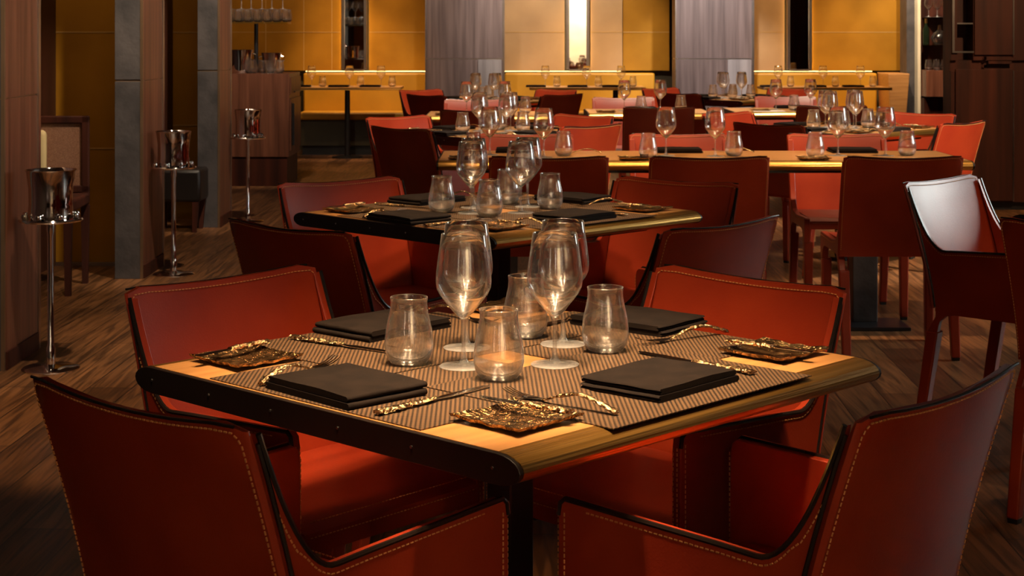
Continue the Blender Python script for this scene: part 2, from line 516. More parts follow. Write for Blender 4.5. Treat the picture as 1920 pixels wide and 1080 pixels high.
# far wall: three panels runs between mirrors, hung a little proud so a led line hides under their lower edge
ZB = 0.885
structure('wall_far', MB().box(-3.5, 5.2, WY, WY + 0.15, 0, CEIL), M['banqdark'], smooth=0)
mir = [(-1.875, -1.60), (0.60, 0.85), (3.03, 3.30)]
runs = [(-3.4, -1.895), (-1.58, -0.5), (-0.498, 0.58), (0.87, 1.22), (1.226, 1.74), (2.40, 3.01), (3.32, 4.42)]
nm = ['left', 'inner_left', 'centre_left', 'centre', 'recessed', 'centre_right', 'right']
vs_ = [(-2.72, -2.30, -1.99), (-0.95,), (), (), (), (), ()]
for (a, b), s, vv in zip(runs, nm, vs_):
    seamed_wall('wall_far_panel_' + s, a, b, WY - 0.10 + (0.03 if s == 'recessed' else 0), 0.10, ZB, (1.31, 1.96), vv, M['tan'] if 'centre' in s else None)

# fin pillars on the left: slate face to the room front, walnut flank, metal edge
for i, (x, y, d) in enumerate([(-1.953, 6.30, 0.47), (-1.953, 8.66, 0.52), (-1.955, 10.95, 0.45)]):
    wid = 0.147 if i else 0.45
    p = structure('pillar', MB().box(x - wid, x - 0.006, y, y + d, 0, 1.043).box(x - wid, x - 0.006, y, y + d, 1.053, CEIL), M['slate'], smooth=0, bev=0.002)
    spart('wood_flank', MB().box(x - 0.006, x, y + 0.012, y + d - 0.03, 0.07, 1.045).box(x - 0.006, x, y + 0.012, y + d - 0.03, 1.051, CEIL), M['walnut'], p, smooth=0)
    spart('metal_edge', MB().box(x - 0.02, x + 0.006, y + d - 0.03, y + d, 0, CEIL), M['frame'], p, smooth=0)
    spart('metal_joint', MB().box(x - wid + 0.004, x - 0.004, y + 0.004, y + d - 0.04, 1.043, 1.053), M['goldtrim'], p, smooth=0)
    spart('corner_trim', MB().box(x - 0.012, x + 0.002, y - 0.002, y + 0.012, 0, CEIL), M['goldtrim'], p, smooth=0)
    spart('plinth', MB().box(x - 0.006, x + 0.008, y + 0.012, y + d - 0.03, 0, 0.07), M['darkwood'], p, smooth=0)
structure('trim_2', MB().box(-2.03, -1.992, 11.40, 11.425, 0, CEIL), M['chrome'], smooth=0)

# two veneered columns before the far wall
for x0, x1, mat_, pm in ((-0.90, -0.10, M['greywood'], M['palewood']), (1.725, 2.52, M['greywood'], M['palewood'])):
    y0 = 17.2
    c = structure('column', MB().box(x0, x1, y0, y0 + 0.45, 0, 1.022).box(x0, x1, y0, y0 + 0.45, 1.034, CEIL), mat_, smooth=0)
    spart('pale_panel', MB().box(x1 - 0.255, x1 - 0.012, y0 - 0.012, y0, 0, 1.022), pm, c, smooth=0)
    spart('metal_joint', MB().box(x0 + 0.004, x1 - 0.004, y0 + 0.004, y0 + 0.44, 1.022, 1.034), M['frame'], c, smooth=0)
    spart('metal_edge', MB().box(x1, x1 + 0.022, y0 - 0.004, y0 + 0.03, 0, CEIL).box(x0 - 0.012, x0, y0 - 0.004, y0 + 0.03, 0, CEIL), M['frame'], c, smooth=0)

# right side: window out of frame that the glossy leather mirrors
wr = MB()
XR = 4.9
wr.box(XR, XR + 0.12, -2.2, 6.3, 0, CEIL).box(XR, XR + 0.12, 7.7, WY, 0, CEIL)
wr.box(XR, XR + 0.12, 6.3, 7.7, 0, 1.2).box(XR, XR + 0.12, 6.3, 7.7, 2.6, CEIL)
structure('wall_right', wr, M['darkwood'], smooth=0)
wf = MB()
for y in (6.3, 6.98, 7.65): wf.box(XR - 0.02, XR + 0.06, y, y + 0.05, 1.2, 2.6)
for z in (1.2, 2.55): wf.box(XR - 0.02, XR + 0.06, 6.3, 7.7, z, z + 0.05)
w1 = structure('window_1', wf, M['darkwood'], smooth=0)
spart('pane', MB().box(XR + 0.07, XR + 0.08, 6.3, 7.7, 1.2, 2.6), M['day'], w1, smooth=0)
structure('window_light_baffle', MB().box(XR - 0.6, XR, 7.75, 7.95, 0, CEIL).box(XR - 0.6, XR, 6.05, 6.25, 0, CEIL), M['darkwood'], smooth=0)  # two unseen fins added to keep window light off cabinet and near chairs

# tall narrow tubes added behind the camera for glass streaks and fill
for (x, y, rz, l) in ((-1.9, -2.16, 0, 'added fill tube light at the left of the rear wall'), (0.2, -2.16, 0, 'added fill tube light in the middle of the rear wall'),
                      (2.9, -2.16, 0, 'added fill tube light at the right of the rear wall'), ):
    t = empty('fill_tube', (x, y, 1.15), rz, l, 'fill light')
    MB().lathe([(0.0001, 0), (0.016, 0), (0.016, 1.3), (0.0001, 1.3)], 20).build('tube', M['tube'], t)
    MB().lathe([(0.0001, -0.04), (0.04, -0.04), (0.04, -0.001), (0.0001, -0.001)], 20).lathe([(0.0001, 1.301), (0.04, 1.301), (0.04, 1.34), (0.0001, 1.34)], 20).build('end_cap', M['blackmetal'], t)

# ------------------------------------------------------------------ downlights
def lamp(i, x, y, ax, ay, az, power, cone, colr, rad):
    t = empty('ceiling_spotlight', (x, y, CEIL), 0, None, 'spotlight', 'recessed ceiling spotlights')
    t['label'] = 'recessed round ceiling spotlight above the dining room'
    MB().lathe([(0.045, -0.001), (0.045, -0.006), (0.06, -0.006), (0.062, 0.0), (0.045, 0.0)], 24, closed=True).build('trim_ring', M['blackmetal'], t)
    ld = bpy.data.lights.new('spot', 'SPOT')
    ld.energy = power; ld.spot_size = R(cone); ld.spot_blend = 0.6; ld.color = colr; ld.shadow_soft_size = rad
    lo = bpy.data.objects.new('bulb', ld); COL.objects.link(lo); lo.parent = t
    d = Vector((ax - x, ay - y, az - CEIL + 0.03))
    lo.location = (0, 0, -0.03)
    lo.rotation_euler = d.to_track_quat('-Z', 'Y').to_euler()
for i, a in enumerate(LAMPS): lamp(i, *a)

# ------------------------------------------------------------------ chairs
HW = 0.237
def ypost(z):
    return -0.148 - 0.105 * max(0.0, (z - 0.43) / 0.39) ** 1.3

def back_shell(zlow, top=0.82, th=0.016, bow=0.020, sag=0.013):
    mb = MB(); rings = []
    NZ, NU = 12, 14
    for i in range(NZ + 1):
        v = i / NZ
        ring = []
        def pt(u, s):
            zt = top - sag * (1 - u * u)
            e = abs(u)
            if e > 0.9: zt -= 0.012 * ((e - 0.9) / 0.1) ** 2
            z = zlow + (zt - zlow) * v
            b = bow * (1 - u * u) * min(1.0, (z - 0.40) / 0.15 + 0.15)
            thick = th if v < 1 else th * 0.6
            return (u * (HW - 0.004), ypost(z) - b + s * thick / 2, z)
        for k in range(NU + 1): ring.append(pt(-1 + 2 * k / NU, -1))
        p = pt(1, 0); ring.append((HW, p[1], p[2]))
        for k in range(NU + 1): ring.append(pt(1 - 2 * k / NU, 1))
        p = pt(-1, 0); ring.append((-HW, p[1], p[2]))
        rings.append(ring)
    mb.loft(rings)
    return mb, pt, zlow, top, sag

def back_line(off_top, off_side, s, zlow, top=0.82, th=0.016, bow=0.020, sag=0.013, ext=0.0):
    """path up one side, across the top and down the other, set in from the edge"""
    out = []
    def P(u, z):
        b = bow * (1 - u * u) * min(1.0, (z - 0.40) / 0.15 + 0.15)
        return (u * (HW + ext), ypost(z) - b + s * (th / 2 + 0.0004), z)
    ue = 1 - off_side / HW
    zt = top - off_top - 0.012
    for k in range(9): out.append(P(-ue, zlow + (zt - 0.012 - zlow) * k / 8))
    out.append(P(-ue * 0.985, zt - 0.001))
    for k in range(13):
        u = -ue * 0.95 + 2 * ue * 0.95 * k / 12
        out.append(P(u, top - off_top - sag * (1 - u * u) - (0.004 if abs(u) > 0.9 else 0)))
    out.append(P(ue * 0.985, zt - 0.001))
    for k in range(9): out.append(P(ue, zt - 0.012 - (zt - 0.012 - zlow) * k / 8))
    return out

def side_curve(n=14):
    """top edge of an arm panel from the front post to the head of the back (y, z)"""
    pts = [(0.234, 0.60), (0.231, 0.617), (0.222, 0.625)]
    for k in range(1, 8):
        t = k / 8
        pts.append((0.222 - 0.30 * t, 0.625 - 0.014 * t))
    P0, P1, P2, P3 = (-0.10, 0.609), (-0.150, 0.605), (-0.195, 0.70), (-0.232, 0.802)
    for k in range(n + 1):
        t = k / n; a = (1 - t) ** 3; b = 3 * t * (1 - t) ** 2; c = 3 * t * t * (1 - t); d = t ** 3
        pts.append((a * P0[0] + b * P1[0] + c * P2[0] + d * P3[0], a * P0[1] + b * P1[1] + c * P2[1] + d * P3[1]))
    return pts

def arm_outline():
    top = side_curve()
    rear = [(ypost(z) + 0.012, z) for z in (0.78, 0.72, 0.66, 0.60, 0.54, 0.48, 0.43, 0.40)]
    low = [(-0.165, 0.35), (-0.13, 0.35), (-0.122, 0.385), (-0.10, 0.404), (-0.07, 0.41), (0.13, 0.41), (0.165, 0.404), (0.185, 0.385), (0.192, 0.35), (0.236, 0.35)]
    return top + rear + low

def low_side_outline():
    return [(0.236, 0.455), (0.22, 0.462), (0.0, 0.456), (-0.10, 0.470), (-0.135, 0.52), (-0.158, 0.60), (-0.185, 0.70), (-0.215, 0.79),
            (ypost(0.79) + 0.012, 0.79)] + [(ypost(z) + 0.010, z) for z in (0.72, 0.66, 0.60, 0.54, 0.48, 0.43, 0.40)] + \
           [(-0.165, 0.35), (-0.13, 0.35), (-0.122, 0.385), (-0.10, 0.404), (-0.07, 0.41), (0.13, 0.41), (0.165, 0.404), (0.185, 0.385), (0.192, 0.35), (0.236, 0.35)]

def seat_mesh():
    mb = MB(); n = 8; X = 0.214; y0, y1 = -0.150, 0.238
    top = []
    for j in range(n + 1):
        for i in range(n + 1):
            u = -1 + 2 * i / n; v = j / n
            z = 0.462 - 0.014 * (1 - u * u) * math.sin(math.pi * min(1, v + 0.05)) - (0.014 if j == n else 0.0)
            top.append((u * X, y0 + (y1 - y0) * v + (0.0 if j < n else 0.003), z))
    m = n + 1
    fs = [(j * m + i, j * m + i + 1, (j + 1) * m + i + 1, (j + 1) * m + i) for j in range(n) for i in range(n)]
    bot = [(x, y, 0.412) for x, y, z in top]
    o = len(top)
    fs += [(a + o, d + o, c + o, b + o) for a, b, c, d in fs[:]]
    ring = [i for i in range(m)] + [j * m + n for j in range(1, m)] + [n * m + i for i in range(n - 1, -1, -1)] + [j * m for j in range(n - 1, 0, -1)]
    for k in range(len(ring)):
        a, b = ring[k], ring[(k + 1) % len(ring)]
        fs.append((a, a + o, b + o, b))
    return mb.add(top + bot, fs)

def make_chair(arms):
    t = empty('dining_armchair' if arms else 'dining_chair', cat='chair')
    L = M['leather']
    b, *_ = back_shell(0.425 if arms else 0.405)
    bk = b.build('backrest', L, t, smooth=50)
    zl = 0.43
    MB().tube(back_line(0.0005, 0.0005, -1, zl)[10:-10], 0.0022, 6).build('edge_binding', M['edge'], bk)
    st = MB()
    for s in (-1, 1): st.dashes(back_line(0.009, 0.008, s, zl))
    st.build('stitching', M['thread'], bk, smooth=0)['kind'] = 'stuff'
    seat = seat_mesh().build('seat', L, t, smooth=50)
    MB().dashes([(-0.205, 0.2412, 0.44), (0.205, 0.2412, 0.44)]).dashes([(-0.20, 0.226, 0.4615), (0.20, 0.226, 0.4615)]).build('stitching', M['thread'], seat, smooth=0)['kind'] = 'stuff'
    out = arm_outline() if arms else low_side_outline()
    for s in (-1, 1):
        xi, xo = (HW - (0.019 if arms else 0.026)) * s, (HW) * s
        if arms:
            a = MB().prism_x(out, min(xi, xo), max(xi, xo)).build('arm_panel', L, t, smooth=40, bev=0.0025)
            c = side_curve()
            MB().tube([(xo, y, z + 0.0005) for y, z in c], 0.0040, 6).tube([(xo - 0.001 * s, ypost(z) + 0.0105, z) for z in (0.79, 0.75, 0.70, 0.65, 0.60, 0.54, 0.48, 0.43)], 0.0034, 6).build('edge_binding', M['edge'], a)
            st = MB()
            inn = [(y - (0.008 if z > 0.64 else 0.0), z - (0.009 if z > 0.64 else 0.011)) for y, z in c]
            for xx in (xo + 0.0005 * s,):
                st.dashes([(xx, y, z) for y, z in inn[3:-4]])
                st.dashes([(xx, 0.223, z) for z in (0.36, 0.45, 0.54, 0.61)])
            st.dashes([((xi + 0.005 * s), 0.2385, z) for z in (0.05, 0.3, 0.61)]).dashes([((xo - 0.005 * s), 0.2385, z) for z in (0.05, 0.3, 0.61)])
            st.build('stitching', M['thread'], a, smooth=0)['kind'] = 'stuff'
        else:
            a = MB().prism_x(out, min(xi, xo), max(xi, xo)).build('side_frame', L, t, smooth=40, bev=0.0025)
            MB().dashes([(xo + 0.0005 * s, y, z - 0.012) for y, z in [(0.22, 0.46), (0.0, 0.456), (-0.09, 0.468)]]).dashes(
                [(xo + 0.0005 * s, 0.20, z) for z in (0.02, 0.2, 0.40)]).build('stitching', M['thread'], a, smooth=0)['kind'] = 'stuff'
    w = 0.041
    for s in (-1, 1):
        x = (HW - w / 2) * s
        for y0, y1 in ((0.214, 0.214), (-0.150, -0.205)):
            lg = MB().taper((x, y1, 0.012), 0.034, 0.034, (x, y0, 0.352), w, w).build('leg', L, t, smooth=30, bev=0.006, seg=3)
            MB().taper((x, y1, 0.0), 0.026, 0.026, (x, y1, 0.013), 0.028, 0.028).build('foot_cap', M['rubber'], lg, smooth=0)
    return t

ARM = Proto(lambda: make_chair(True))
SIDE = Proto(lambda: make_chair(False))

def chair(kind, x, y, face, label, group=None):
    """x, y is the middle of the head of the backrest; face: direction the sitter looks, degrees from +x"""
    a = R(face) - math.pi / 2
    # head of the back lies at local y -0.253
    ox, oy = -math.sin(a) * -0.253, math.cos(a) * -0.253
    return (ARM if kind == 'a' else SIDE).place((x - ox, y - oy, 0), a, label, group)

# ------------------------------------------------------------------ tables
def nose_profile(hw, th=0.042, nose=0.045, n=10, z1=0.75):
    zc = z1 - th / 2
    right = [(hw - nose + nose * math.sin(math.pi * k / n), zc + th / 2 * math.cos(math.pi * k / n)) for k in range(n + 1)]
    return right, [(-y, z) for y, z in right[::-1]]

def table(name, loc, rz, lx, ly, label, group=None, legs='four', end_mat=None):
    """bull-nosed brass runs along x, flat black ends at +-x"""
    t = empty(name, loc, rz, label, 'table', group)
    hx, hy = lx / 2, ly / 2
    MB().box(-hx + 0.004, hx - 0.004, -hy + 0.046, hy - 0.046, 0.708, 0.75).build('tabletop', M['tabletop'], t, smooth=0)
    rt, lf = nose_profile(hy)
    for prof in (rt, lf):
        n = len(prof); s = 1 if prof[0][0] > 0 else -1
        pl = prof + [(s * (hy - 0.047), prof[-1][1]), (s * (hy - 0.047), prof[0][1])]
        MB().prism_x(pl, -hx + 0.004, hx - 0.004).build('brass_nosing', M['brass'], t, smooth=35)
    for s in (-1, 1):
        pl = [(y * 0.999, z - 0.0006) for y, z in rt] + [(y * 0.999, z - 0.0006) for y, z in lf]
        e = MB().prism_x(pl, s * hx - 0.004, s * hx + 0.004)
        eo = e.build('end_panel', M['blackwood'], t, smooth=35, bev=0.001)
        for k in range(6):
            y = -hy + 0.05 + (ly - 0.10) * k / 5
            sc_ = MB().prism_x([(y + 0.0022 * math.cos(a), 0.729 + 0.0022 * math.sin(a)) for a in [2 * math.pi * q / 10 for q in range(10)]], s * (hx + 0.004), s * (hx + 0.0052))
            sc_.build('screw', M['screw'], eo)
    MB().box(-hx + 0.12, hx - 0.12, -hy + 0.12, hy - 0.12, 0.690, 0.708).build('underframe', M['blackmetal'], t, smooth=0)
    if legs == 'four':
        MB().box(-0.028, 0.028, -0.028, 0.028, 0.016, 0.691).build('post', M['blackmetal'], t, smooth=0, bev=0.003)
        MB().box(-0.085, 0.085, -0.085, 0.085, 0.0, 0.016).build('base_plate', M['blackmetal'], t, smooth=0, bev=0.003)
    else:
        for cx in legs:
            MB().box(cx - 0.055, cx + 0.055, -0.08, 0.02, 0.016, 0.691).build('pedestal', M['slate'], t, smooth=0, bev=0.003)
            MB().box(cx - 0.17, cx + 0.17, -0.22, 0.035, 0.0, 0.016).build('base_plate', M['blackmetal'], t, smooth=0, bev=0.003)
    return t

# ------------------------------------------------------------------ tableware
def make_wine():
    t = empty('wine_glass', cat='wine glass')
    H = 0.217
    zb = 0.078
    outer = [(0.0045, zb), (0.009, zb + 0.004), (0.018, zb + 0.013), (0.030, zb + 0.028), (0.0400, zb + 0.041), (0.0452, zb + 0.052),
             (0.0460, zb + 0.062), (0.0452, zb + 0.076), (0.0430, zb + 0.094), (0.0400, zb + 0.114), (0.0366, H)]
    inner = [(max(0.0, r - 0.0012), z + (0.0 if i > 2 else 0.0035)) for i, (r, z) in enumerate(outer)]
    inner = [(0.0001, zb + 0.005)] + inner[1:]
    prof = outer + [(0.0360, H + 0.0008)] + inner[::-1] + [(0.0001, zb)]
    MB().lathe(prof, 40, closed=True).build('bowl', M['glass'], t, smooth=60)
    MB().lathe([(0.0001, 0.0062), (0.0085, 0.0064), (0.0048, 0.014), (0.0036, 0.03), (0.0034, 0.05), (0.0040, 0.072), (0.0044, zb - 0.0003), (0.0001, zb - 0.0003)], 20, closed=False).build('stem', M['glassolid'], t, smooth=60)
    MB().lathe([(0.0001, 0.0), (0.039, 0.0), (0.0402, 0.0008), (0.039, 0.0018), (0.022, 0.0032), (0.0085, 0.0060), (0.0001, 0.0060)], 40, closed=False).build('base', M['glassolid'], t, smooth=60)
    return t
WINE = Proto(make_wine)

def make_tumbler():
    H = 0.111
    outer = [(0.0001, 0), (0.020, 0.0), (0.030, 0.004), (0.0370, 0.014), (0.0402, 0.028), (0.0400, 0.042), (0.0380, 0.058), (0.0345, 0.074), (0.0312, 0.090), (0.0302, 0.102), (0.0312, H - 0.001), (0.0312, H)]
    inner = [(0.0302, H + 0.0008)] + [(r - 0.0014, z) for r, z in outer[10:3:-1]] + [(0.0345, 0.017), (0.026, 0.010), (0.012, 0.008), (0.0001, 0.0075)]
    o = MB().lathe(outer + inner, 40, closed=False).build('water_tumbler', M['tumblerglass'], None, smooth=60)
    o['category'] = 'tumbler'
    return o
TUMB = Proto(make_tumbler)

def ring_xs(y, w, t, z, n=10, jit=0.0, seed=0.0):
    out = []
    for k in range(n):
        a = 2 * math.pi * k / n
        j = 1 + jit * noise.noise(Vector((y * 190 + seed, math.cos(a) * 1.5, math.sin(a) * 1.5)))
        out.append((w / 2 * math.cos(a) * j, y, z + t / 2 * math.sin(a) * j))
    return out

def make_fork():
    t = empty('fork', cat='fork')
    L = 0.205
    rings = []
    for k in range(45):
        s = k / 44; y = s * 0.135
        z = 0.0045 + 0.016 * math.sin(math.pi * min(1, s * 1.02)) ** 1.2
        w = 0.0125 - 0.0060 * s + 0.0016 * math.sin(s * 60)
        rings.append(ring_xs(y, w, 0.0062 - 0.0022 * s, z, jit=0.9, seed=3))
    MB().loft(rings).build('handle', M['bronze'], t, smooth=60)
    hd = MB(); rings = []
    for s in [0, .15, .3, .5, .7, .85, 1]:
        y = 0.134 + 0.034 * s
        w = 0.0055 + 0.0185 * math.sin(math.pi / 2 * min(1, s * 1.25)) ** 1.3
        z = 0.0045 - 0.001 * s + 0.0005
        rings.append(ring_xs(y, w, 0.0028, z, 12))
    hd.loft(rings)
    for q in range(4):
        x = -0.0090 + 0.006 * q
        hd.loft([[(x + dx, y, z + dz) for dx, dz in ((-ww, -.0008), (ww, -.0008), (ww, .0008), (-ww, .0008))] for y, z, ww in
                 ((0.166, 0.0040, 0.0019), (0.180, 0.0048, 0.0016), (0.193, 0.0078, 0.0013), (0.205, 0.0125, 0.0007))])
    hd.build('tines', M['steel'], t, smooth=60)
    return t
FORK = Proto(make_fork)

def make_knife(L=0.245, hl=0.125, name='dinner_knife', wmax=0.0175):
    t = empty(name, cat='knife')
    rings = []
    for k in range(45):
        s = k / 44
        w = 0.0155 - 0.005 * s + 0.0018 * math.sin(s * 50)
        rings.append(ring_xs(s * hl, w, 0.0078 - 0.002 * s, 0.0048, jit=0.9, seed=9))
    MB().loft(rings).build('handle', M['bronze'], t, smooth=60)
    rings = []
    for s in [0, .08, .2, .4, .6, .8, .92, 1]:
        w = wmax * (0.45 + 0.55 * min(1, s * 5)) * (1 if s < .8 else (0.85 if s < .95 else 0.25))
        y = hl - 0.001 + (L - hl) * s
        rings.append([(-w * .55, y, 0.0040), (0, y, 0.0028), (w * .45, y, 0.0036), (w * .45, y, 0.0044), (0, y, 0.0052)])
    MB().loft(rings).build('blade', M['steel'], t, smooth=40)
    return t
KNIFE = Proto(make_knife)
BUTTER = Proto(lambda: make_knife(0.165, 0.088, 'butter_knife', 0.016))

def make_napkin():
    mb = MB()
    # two folded layers, round fold on +y, open edges on -y
    def layer(x0, x1, y0, y1, z0, th, ph):
        rings = []
        nx = 12
        for i in range(nx + 1):
            x = x0 + (x1 - x0) * i / nx
            ring = []
            prof = [(y0, 0), ((y0 + y1) / 2, 0), (y1 - th / 2, 0)] + [(y1 - th / 2 + th / 2 * math.sin(a), th / 2 - th / 2 * math.cos(a)) for a in (0.6, 1.2, 1.57, 1.95, 2.5)] + \
                   [(y1 - th / 2, th), (y0 + (y1 - y0) * .66, th), ((y0 + y1) / 2, th), (y0 + (y1 - y0) * .3, th), (y0, th), (y0 - .002, th * .7), (y0 + .004, th * .5), (y0 - .001, th * .28)]
            for y, z in prof:
                d = 0.0012 * noise.noise(Vector((x * 22 + ph, y * 22, z * 40)))
                e = 0.0022 * noise.noise(Vector((x * 9 + ph, y * 9, 5)))
                ring.append((x, y + d * 1.3, z0 + z + (d + e if z > th * .6 else 0)))
            rings.append(ring)
        mb.loft(rings)
    layer(-0.080, 0.080, -0.110, 0.112, 0.0004, 0.009, 0)
    layer(-0.083, 0.078, -0.104, 0.108, 0.0108, 0.0088, 4)
    o = mb.build('folded_napkin', M['napkin'], None, smooth=60)
    o['category'] = 'napkin'
    return o
NAP = Proto(make_napkin)

def make_plate():
    mb = MB(); n = 18; S = 0.068
    def Z(u, v):
        e = max(abs(u), abs(v))
        z = 0.004 + 0.006 * e ** 6 + 0.0028 * noise.noise(Vector((u * 3.1, v * 3.1, 1))) + 0.0012 * noise.noise(Vector((u * 9, v * 9, 7)))
        z += 0.003 * abs(u * v) ** 1.5
        return max(z, 0.0028)
    vs = []
    for j in range(n + 1):
        for i in range(n + 1):
            u, v = -1 + 2 * i / n, -1 + 2 * j / n
            k = 1 - 0.06 * (1 - (u * v) ** 2) * max(abs(u), abs(v)) ** 4 + 0.02 * noise.noise(Vector((u * 4, v * 4, 2)))
            vs.append((u * S * k, v * S * k, Z(u, v)))
    m = n + 1
    fs = [(j * m + i, j * m + i + 1, (j + 1) * m + i + 1, (j + 1) * m + i) for j in range(n) for i in range(n)]
    o = len(vs)
    bot = [(x * 0.97, y * 0.97, max(0.0004, z - 0.0045)) for x, y, z in vs]
    fs2 = [(a + o, d + o, c + o, b + o) for a, b, c, d in fs]
    ring = [i for i in range(m)] + [j * m + n for j in range(1, m)] + [n * m + i for i in range(n - 1, -1, -1)] + [j * m for j in range(n - 1, 0, -1)]
    side = [(ring[k], ring[k] + o, ring[(k + 1) % len(ring)] + o, ring[(k + 1) % len(ring)]) for k in range(len(ring))]
    mb.add(vs + bot, fs + fs2 + side)
    p = mb.build('bread_plate', M['bronzeplate'], None, smooth=40)
    p['category'] = 'plate'
    return p
PLATE = Proto(make_plate)

def make_mat(raised):
    mb = MB(); nx, ny = 22, 26
    X0, X1, Y0, Y1 = -0.434, -0.056, -0.245, 0.245
    def zz(x, y):
        if not raised: return 0.0
        d = min(1, max(0, (abs(y) - 0.044) / 0.004)) * 0 + 1
        over = 1 if (abs(y) > 0.050 and x > -0.25) else 0
        return 0.0018 if over else 0.0
    vs = []; m = nx + 1
    for j in range(ny + 1):
        for i in range(nx + 1):
            x = X0 + (X1 - X0) * i / nx; y = Y0 + (Y1 - Y0) * j / ny
            vs.append((x, y, zz(x, y) + 0.0018))
    fs = [(j * m + i, j * m + i + 1, (j + 1) * m + i + 1, (j + 1) * m + i) for j in range(ny) for i in range(nx)]
    o = len(vs)
    bot = [(x, y, z - 0.0015) for x, y, z in vs]
    fs2 = [(a + o, d + o, c + o, b + o) for a, b, c, d in fs]
    ring = [i for i in range(m)] + [j * m + nx for j in range(1, ny + 1)] + [ny * m + i for i in range(nx - 1, -1, -1)] + [j * m for j in range(ny - 1, 0, -1)]
    side = [(ring[k], ring[k] + o, ring[(k + 1) % len(ring)] + o, ring[(k + 1) % len(ring)]) for k in range(len(ring))]
    mb.add(vs + bot, fs + fs2 + side)
    p = mb.build('placemat', M['mat'], None, smooth=40)
    p['category'] = 'placemat'
    return p
MATLOW = Proto(lambda: make_mat(False))
MATUP = Proto(lambda: make_mat(True))

TOP = 0.7501
def on_table(tc, rz, x, y, z=TOP):
    c, s = math.cos(rz), math.sin(rz)
    return (tc[0] + x * c - y * s, tc[1] + x * s + y * c, z)

WPOS = [(-0.115, 0.0, 'front left'), (0.0, 0.110, 'rear left'), (0.0, -0.098, 'front right'), (0.140, 0.01, 'rear right')]
GPOS = [(-0.165, 0.078, 'leftmost'), (-0.147, -0.112, 'nearest'), (0.142, 0.103, 'farthest'), (0.141, -0.087, 'rightmost')]

def dress_square(tc, rz, where, full=True):
    g = ' on ' + where
    zt = 0.7501
    if full:
        for k, (P, seat) in enumerate(((MATLOW, 'left front seat'), (MATUP, 'right front seat'), (MATLOW, 'right rear seat'), (MATUP, 'left rear seat'))):
            P.place((tc[0] - 0.003, tc[1] - (0.028 if tc == T1 else 0.0), zt), rz + k * math.pi / 2, 'brown woven placemat for the %s%s' % (seat, g), 'woven placemats' + g)
    zi = 0.7521 if full else 0.7503
    for i, (x, y, s) in enumerate(WPOS):
        WINE.place(on_table(tc, rz, x, y, 0.7523 if full else zi), i * 0.7, 'empty stemmed wine glass, %s of four%s' % (s, g), 'wine glasses' + g)
    for i, (x, y, s) in enumerate(GPOS):
        TUMB.place(on_table(tc, rz, x, y, 0.7523 if full else zi), i * 0.9, 'stemless water tumbler, %s of four%s' % (s, g), 'water tumblers' + g)
    naps = [(-0.372, -0.004, 177, 'left front'), (-0.002, -0.322, 272, 'right front'), (0.38, 0.035, 4, 'right rear'), (0.015, 0.345, 92, 'left rear')]
    for x, y, a, s in naps:
        NAP.place(on_table(tc, rz, x, y, zi), rz + R(a), 'folded black napkin at the %s seat%s' % (s, g), 'black napkins' + g, (0.94, 0.94, 1))
    forks = [(-0.440, 0.118, -75, 'left front'), (-0.205, -0.405, 5, 'right front'), (0.425, -0.135, 78, 'right rear'), (0.20, 0.43, 178, 'left rear')]
    for x, y, a, s in forks:
        FORK.place(on_table(tc, rz, x, y, zi), rz + R(a), 'bronze handled fork at the %s seat%s' % (s, g), 'forks' + g)
    kn = [(-0.445, -0.158, -87, 'left front'), (0.158, -0.385, -2, 'right front'), (0.445, 0.170, 94, 'right rear'), (-0.158, 0.395, 187, 'left rear')]
    for x, y, a, s in kn:
        KNIFE.place(on_table(tc, rz, x, y, zi), rz + R(a), 'bronze handled dinner knife at the %s seat%s' % (s, g), 'dinner knives' + g)
    pls = [(-0.326, -0.322, 0, 'near'), (-0.330, 0.300, 90, 'left'), (0.328, -0.305, 180, 'right'), (0.33, 0.325, 270, 'far')]
    for x, y, a, s in pls:
        PLATE.place(on_table(tc, rz, x, y, 0.7503), rz + R(a), 'rough bronze bread plate at the %s corner%s' % (s, g), 'bread plates' + g)
        a2 = R(a)
        dx, dy = 0.035, -0.072
        hx, hy = x + dx * math.cos(a2) - dy * math.sin(a2), y + dx * math.sin(a2) + dy * math.cos(a2)
        b = BUTTER.place(on_table(tc, rz, hx, hy, 0.7655), rz + a2 + R(6), 'butter knife lying across the %s corner bread plate%s' % (s, g), 'butter knives' + g)

def dress_light(tc, rz, where, items):
    """items: (kind, x, y, turn, words)"""
    g = ' on ' + where
    for k, x, y, a, s in items:
        loc = on_table(tc, rz, x, y, 0.7503)
        if k == 'w': WINE.place(loc, a, 'stemmed wine glass, %s%s' % (s, g), 'wine glasses' + g)
        if k == 't': TUMB.place(loc, a, 'water tumbler, %s%s' % (s, g), 'water tumblers' + g)
        if k == 'n': NAP.place(loc, rz + R(a), 'folded black napkin, %s%s' % (s, g), 'black napkins' + g)
        if k == 'p':
            PLATE.place(loc, rz + R(a), 'rough bronze bread plate, %s%s' % (s, g), 'bread plates' + g)
        if k == 'f': FORK.place(loc, rz + R(a), 'bronze handled fork, %s%s' % (s, g), 'forks' + g)

# nearest two square tables
T1 = (0.0, 2.775); R1 = R(46.2)
T2 = (-0.043, 5.06); R2 = R(45)
table('dining_table', (-0.003, 2.742, 0), R1, 0.876, 0.885, 'large square wood topped table nearest the camera with brass front edge', 'square dining tables')
table('dining_table', (*T2, 0), R2, 0.89, 0.89, 'second square table, directly behind the nearest one', 'square dining tables')
dress_square(T1, R1, 'the nearest table')
dress_square(T2, R2, 'the second table')

GA = 'leather armchairs around the square tables'
